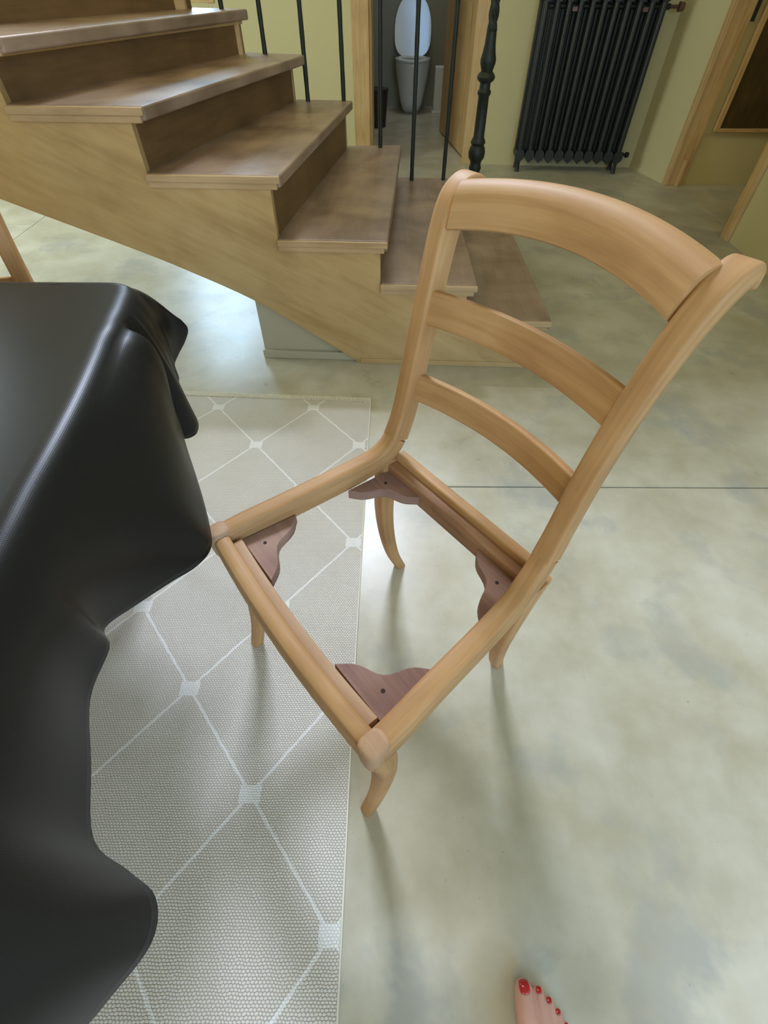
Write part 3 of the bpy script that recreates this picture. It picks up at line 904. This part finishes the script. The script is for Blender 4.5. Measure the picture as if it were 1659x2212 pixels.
    for sx in (-1, 1):
        block(sx * .214, .129, sx * .203, .243, sx * .098, .1265, .416)
        block(sx * .184, .465, sx * .190, .362, sx * .082, .466, .417)
    return t
ang = math.radians(-51); u = Vector((math.cos(ang), math.sin(ang), 0)); v = Vector((-u.y, u.x, 0))
make_chair('dining_chair', 'bare sanded wooden chair frame without seat standing half on the rug', 'chair', u * (-0.377) + v * 0.30, ang, foot_z=0.0065)
make_chair('dining_chair', 'second bare wooden chair behind the covered table, only one back post showing', 'chair', (-0.957, 0.879, 0.007), math.radians(25))

# ------------------------------------------------------------------ table and its cloth
table = thing('table', 'table hidden under the dark grey oilcloth at left', 'table', (-0.95, 0.0, 0))
b = MB()
tp = [(-0.462, 0.74), (-0.500, 0.83), (-0.540, 0.862), (-1.50, 0.862), (-1.50, -0.87), (-0.30, -0.87), (-0.41, 0.26)]
T = Matrix.Translation((0.95, 0, 0))
b.prism(tp, 0.715, 0.738, T); b.build('tabletop', M_TABLE, table, smooth=0, bevel=0.003)
for x, y in ((-0.78, 0.62), (-1.38, 0.62), (-0.60, -0.70), (-1.38, -0.70)):
    b = MB(); b.box((x - 0.03 + 0.95, y - 0.03, 0.006), (x + 0.03 + 0.95, y + 0.03, 0.718)); b.build('leg', M_TABLE, table, smooth=30, bevel=0.004)
for ya in (-0.71, 0.61):
    b = MB(); b.box((-1.38 + 0.95, ya, 0.64), (-0.60 + 0.95, ya + 0.02, 0.718)); b.build('apron', M_TABLE, table, smooth=0)

# cloth: (edge point x,y) , (hem x,y,z) , bulge outward , drop of control
ctrl = [
 ((-1.46, 0.888), (-1.48, 0.955, .50), .03),
 ((-1.20, 0.888), (-1.22, 0.930, .50), .03),
 ((-0.95, 0.888), (-0.96, 0.945, .50), .03),
 ((-0.72, 0.889), (-0.71, 0.940, .51), .03),
 ((-0.58, 0.889), (-0.54, 0.960, .58), .03),
 ((-0.525, 0.889), (-0.470, 0.935, .66), .01, (.01, 0, .035)),
 ((-0.500, 0.888), (-0.432, 0.934, .655), .01, (.015, -.005, .05)),
 ((-0.486, 0.885), (-0.419, 0.936, .64), .01, (.015, -.005, .05)),
 ((-0.474, 0.879), (-0.421, 0.944, .62), .01, (.010, -.005, .045)),
 ((-0.465, 0.871), (-0.440, 0.952, .59), .01, (.005, .0, .04)),
 ((-0.459, 0.861), (-0.460, 0.948, .565), .015),
 ((-0.455, 0.850), (-0.472, 0.933, .545), .015),
 ((-0.452, 0.838), (-0.460, 0.907, .53), .015),
 ((-0.450, 0.824), (-0.458, 0.884, .515), .015),
 ((-0.447, 0.808), (-0.433, 0.850, .495), .015),
 ((-0.445, 0.794), (-0.413, 0.824, .48), .010),
 ((-0.443, 0.782), (-0.406, 0.800, .472), .005, (.01, .0, .01)),
 ((-0.442, 0.773), (-0.413, 0.781, .467), .0),
 ((-0.441, 0.765), (-0.440, 0.775, .468), -.005),
 ((-0.440, 0.757), (-0.480, 0.795, .50), -.015, (-.02, .0, -.02)),
 ((-0.4385, 0.747), (-0.470, 0.790, .51), -.015, (-.015, .0, -.02)),
 ((-0.436, 0.735), (-0.420, 0.756, .535), .01, (.030, .014, .035)),
 ((-0.4335, 0.718), (-0.404, 0.730, .53), .01, (.042, .006, .042)),
 ((-0.431, 0.690), (-0.389, 0.694, .515), .01, (.040, .002, .038)),
 ((-0.422, 0.640), (-0.345, 0.602, .495), .01, (.030, .0, .028)),
 ((-0.409, 0.560), (-0.315, 0.530, .475), .01, (.020, .0, .015)),
 ((-0.400, 0.490), (-0.302, 0.482, .468), .015),
 ((-0.393, 0.420), (-0.318, 0.445, .466), .01),
 ((-0.388, 0.360), (-0.345, 0.410, .475), .01),
 ((-0.382, 0.310), (-0.370, 0.345, .51), .01),
 ((-0.378, 0.275), (-0.376, 0.290, .548), .01),
 ((-0.375, 0.245), (-0.364, 0.265, .540), .01),
 ((-0.370, 0.195), (-0.375, 0.207, .520), .01),
 ((-0.363, 0.130), (-0.360, 0.138, .490), .01),
 ((-0.355, 0.070), (-0.341, 0.064, .460), .01),
 ((-0.348, 0.020), (-0.300, 0.036, .437), .02),
 ((-0.344, -0.020), (-0.266, 0.012, .420), .02),
 ((-0.341, -0.050), (-0.259, -0.028, .418), .02),
 ((-0.336, -0.100), (-0.286, -0.078, .445), .02),
 ((-0.328, -0.170), (-0.33, -0.15, .47), .01),
 ((-0.318, -0.26), (-0.31, -0.26, .46), .01),
 ((-0.305, -0.40), (-0.27, -0.40, .45), .02),
 ((-0.290, -0.55), (-0.27, -0.55, .47), .02),
 ((-0.275, -0.70), (-0.23, -0.70, .45), .02),
 ((-0.255, -0.885), (-0.20, -0.90, .46), .02)]
flat = [(c[0][0], c[0][1], c[1][0], c[1][1], c[1][2], c[2]) + (c[3] if len(c) > 3 else (0, 0, 0)) for c in ctrl]
sm = spline(flat, 5)
ZT = 0.752
NSEG = 22
b = MB(); b0 = 0
nc = len(sm)
cxm, cym = -0.95, 0.0
rows = []
RF = 0.024     # radius of the fold over the table edge
cen = Vector((-0.95, 0.0, 0))
for i in range(nc):
    ex, ey, hx, hy, hz, bg = sm[i][:6]; sh = Vector(sm[i][6:9])
    e0 = sm[max(i - 1, 0)]; e1 = sm[min(i + 1, nc - 1)]
    tx, ty = e1[0] - e0[0], e1[1] - e0[1]
    l_ = math.hypot(tx, ty); tx /= l_; ty /= l_
    nx, ny = -ty, tx             # outward
    if nx * (ex - cxm) + ny * (ey - cym) < 0: nx, ny = -nx, -ny
    E = Vector((ex, ey, ZT)); O = Vector((nx, ny, 0)); Hm = Vector((hx, hy, hz))
    col = []
    st = E - O * RF
    # inner point on the flat, rounded fold, then drape
    col.append(E - O * (RF + 0.004))
    for k in range(6):
        a_ = (PI / 2) * k / 6 * 0.8
        col.append(st + O * (RF * 1.3 * math.sin(a_)) - Vector((0, 0, RF * 1.3 * (1 - math.cos(a_)))))
    last = col[-1]
    c1 = last + O * (0.018 + bg) + Vector((0, 0, -0.06)) + sh
    c2 = Hm.lerp(last, 0.33) + O * 0.4 * bg
    for k in range(1, NSEG + 1):
        t_ = k / NSEG
        col.append(last * (1 - t_) ** 3 + c1 * 3 * t_ * (1 - t_) ** 2 + c2 * 3 * t_ * t_ * (1 - t_) + Hm * t_ ** 3)
    rows.append(col)
nr_ = len(rows[0])
cloth_v = []
for col in rows: cloth_v.extend(col)
b.v = cloth_v[:]
Ls = [0.0]
for i in range(1, nc): Ls.append(Ls[-1] + (rows[i][0] - rows[i - 1][0]).length)
Lt = [0.0]
for k in range(1, nr_): Lt.append(Lt[-1] + (rows[nc // 2][k] - rows[nc // 2][k - 1]).length)
for i in range(nc - 1):
    for k in range(nr_ - 1):
        b.face([i * nr_ + k, (i + 1) * nr_ + k, (i + 1) * nr_ + k + 1, i * nr_ + k + 1], [(Ls[i], Lt[k]), (Ls[i + 1], Lt[k]), (Ls[i + 1], Lt[k + 1]), (Ls[i], Lt[k + 1])])
# flat top: fan between the first row and the far left edge
nb = len(b.v)
for i in range(nc):
    ex, ey = rows[i][0].x, rows[i][0].y
    b.v.append(Vector((-1.46, min(max(ey, -0.88), 0.87) if True else ey, ZT)))
for i in range(nc - 1):
    a0, a1 = i * nr_, (i + 1) * nr_
    c0, c1 = nb + i, nb + i + 1
    b.face([a0, c0, c1, a1], [(b.v[q].x, b.v[q].y) for q in (a0, c0, c1, a1)])
clo = b.build('tablecloth', M_CLOTH, None, smooth=75)
clo.data.materials.append(M_BACK)
so = clo.modifiers.new('thickness', 'SOLIDIFY'); so.thickness = 0.0012; so.offset = 0; so.material_offset = 1; so.material_offset_rim = 1
so.use_rim = True
tag(clo, 'dark grey oilcloth with brown backing draped over the table at left', 'tablecloth')

# ------------------------------------------------------------------ bare foot at the bottom edge
fx, fy = 0.245, -0.20
FDX, FDY = 0.003, 0.010
person = thing('person', 'bare right foot with red toenails stepping in at the bottom edge', 'person', (fx + FDX, fy + FDY, 0))
def PL(x, y, z): return Vector((x - fx, y - fy, z))
b = MB()
def blob(p0, p1, r0, r1, n=14, sub=6):
    p0, p1 = Vector(p0), Vector(p1)
    d = (p1 - p0); L = d.length; d.normalize()
    pts, rr = [], []
    for k in range(5):
        a_ = PI / 2 * (1 - k / 5); pts.append(p0 - d * r0 * math.sin(a_)); rr.append(max(r0 * math.cos(a_), 0.0004))
    for k in range(sub + 1):
        t_ = k / sub; pts.append(p0.lerp(p1, t_)); rr.append(r0 + (r1 - r0) * t_)
    for k in range(1, 6):
        a_ = PI / 2 * k / 5; pts.append(p1 + d * r1 * math.sin(a_)); rr.append(max(r1 * math.cos(a_), 0.0004))
    b.tube(pts, rr, n)
toes = [((0.233, -0.155, .018), (0.2335, -0.109, .0135), .0195, .0155), ((0.257, -0.148, .017), (0.2585, -0.112, .0105), .0115, .0095), ((0.2715, -0.155, .016), (0.2735, -0.124, .0095), .0105, .0088),
        ((0.2835, -0.165, .015), (0.2855, -0.137, .0090), .0100, .0082), ((0.293, -0.178, .014), (0.2955, -0.152, .0085), .0100, .0078)]
for p0, p1, r0, r1 in toes: blob(PL(*p0), PL(*p1), r0, r1)
# metatarsal rays to the instep and heel
for (x0_, y0_, z0_, r0_), (x1_, y1_, z1_, r1_) in [((.233, -.165, .022, .021), (.238, -.255, .048, .026)), ((.252, -.165, .022, .019), (.246, -.255, .052, .026)), ((.268, -.172, .020, .018), (.254, -.26, .046, .026)),
        ((.280, -.180, .018, .016), (.262, -.27, .038, .025)), ((.288, -.190, .016, .015), (.266, -.29, .028, .024)), ((.24, -.25, .05, .03), (.247, -.31, .045, .034)), ((.247, -.31, .05, .036), (.248, -.322, .028, .028)),
        ((.247, -.295, .07, .034), (.245, -.30, .20, .036)), ((.245, -.30, .20, .036), (.235, -.30, .36, .052)), ((.235, -.30, .36, .052), (.232, -.29, .44, .050))]:
    blob(PL(x0_, y0_, z0_), PL(x1_, y1_, z1_), r0_, r1_, 18)
body = b.build('foot_and_leg', M_SKIN, person, smooth=180)
rm = body.modifiers.new('remesh', 'REMESH'); rm.mode = 'VOXEL'; rm.voxel_size = 0.0022; rm.use_smooth_shade = True
smo = body.modifiers.new('smooth', 'SMOOTH'); smo.factor = 0.5; smo.iterations = 3
for (p0, p1, r0, r1), wn_ in zip(toes, (.0086, .0044, .0038, .0034, .0028)):
    b = MB()
    tip = PL(*p1); d = (PL(*p1) - PL(*p0)); d.normalize()
    sx_ = Vector((1, 0, 0)); nrm = sx_.cross(d).normalized()
    if nrm.z < 0: nrm = -nrm
    n1 = 9; n2 = 7; base = len(b.v)
    for i in range(n1):
        for j in range(n2):
            uu = -1 + 2 * i / (n1 - 1); vv = -1 + 2 * j / (n2 - 1)
            # squircle footprint
            U = uu * math.sqrt(1 - vv * vv * .35) * wn_; V = vv * math.sqrt(1 - uu * uu * .35) * wn_ * 1.05 + r1 * 0.25
            hgt = math.sqrt(max(r1 * r1 * 1.16 - U * U * 1.0, 0)) - max(0, V - r1 * .1) ** 2 / r1 * .9 
            b.v.append(tip + sx_ * U + d * V + nrm * hgt)
    for i in range(n1 - 1):
        for j in range(n2 - 1):
            q = [base + i * n2 + j, base + (i + 1) * n2 + j, base + (i + 1) * n2 + j + 1, base + i * n2 + j + 1]
            b.face(q, [(0, 0)] * 4)
    o = b.build('toenail', M_NAIL, person, smooth=80)
    sd = o.modifiers.new('thick', 'SOLIDIFY'); sd.thickness = 0.0012; sd.offset = 0
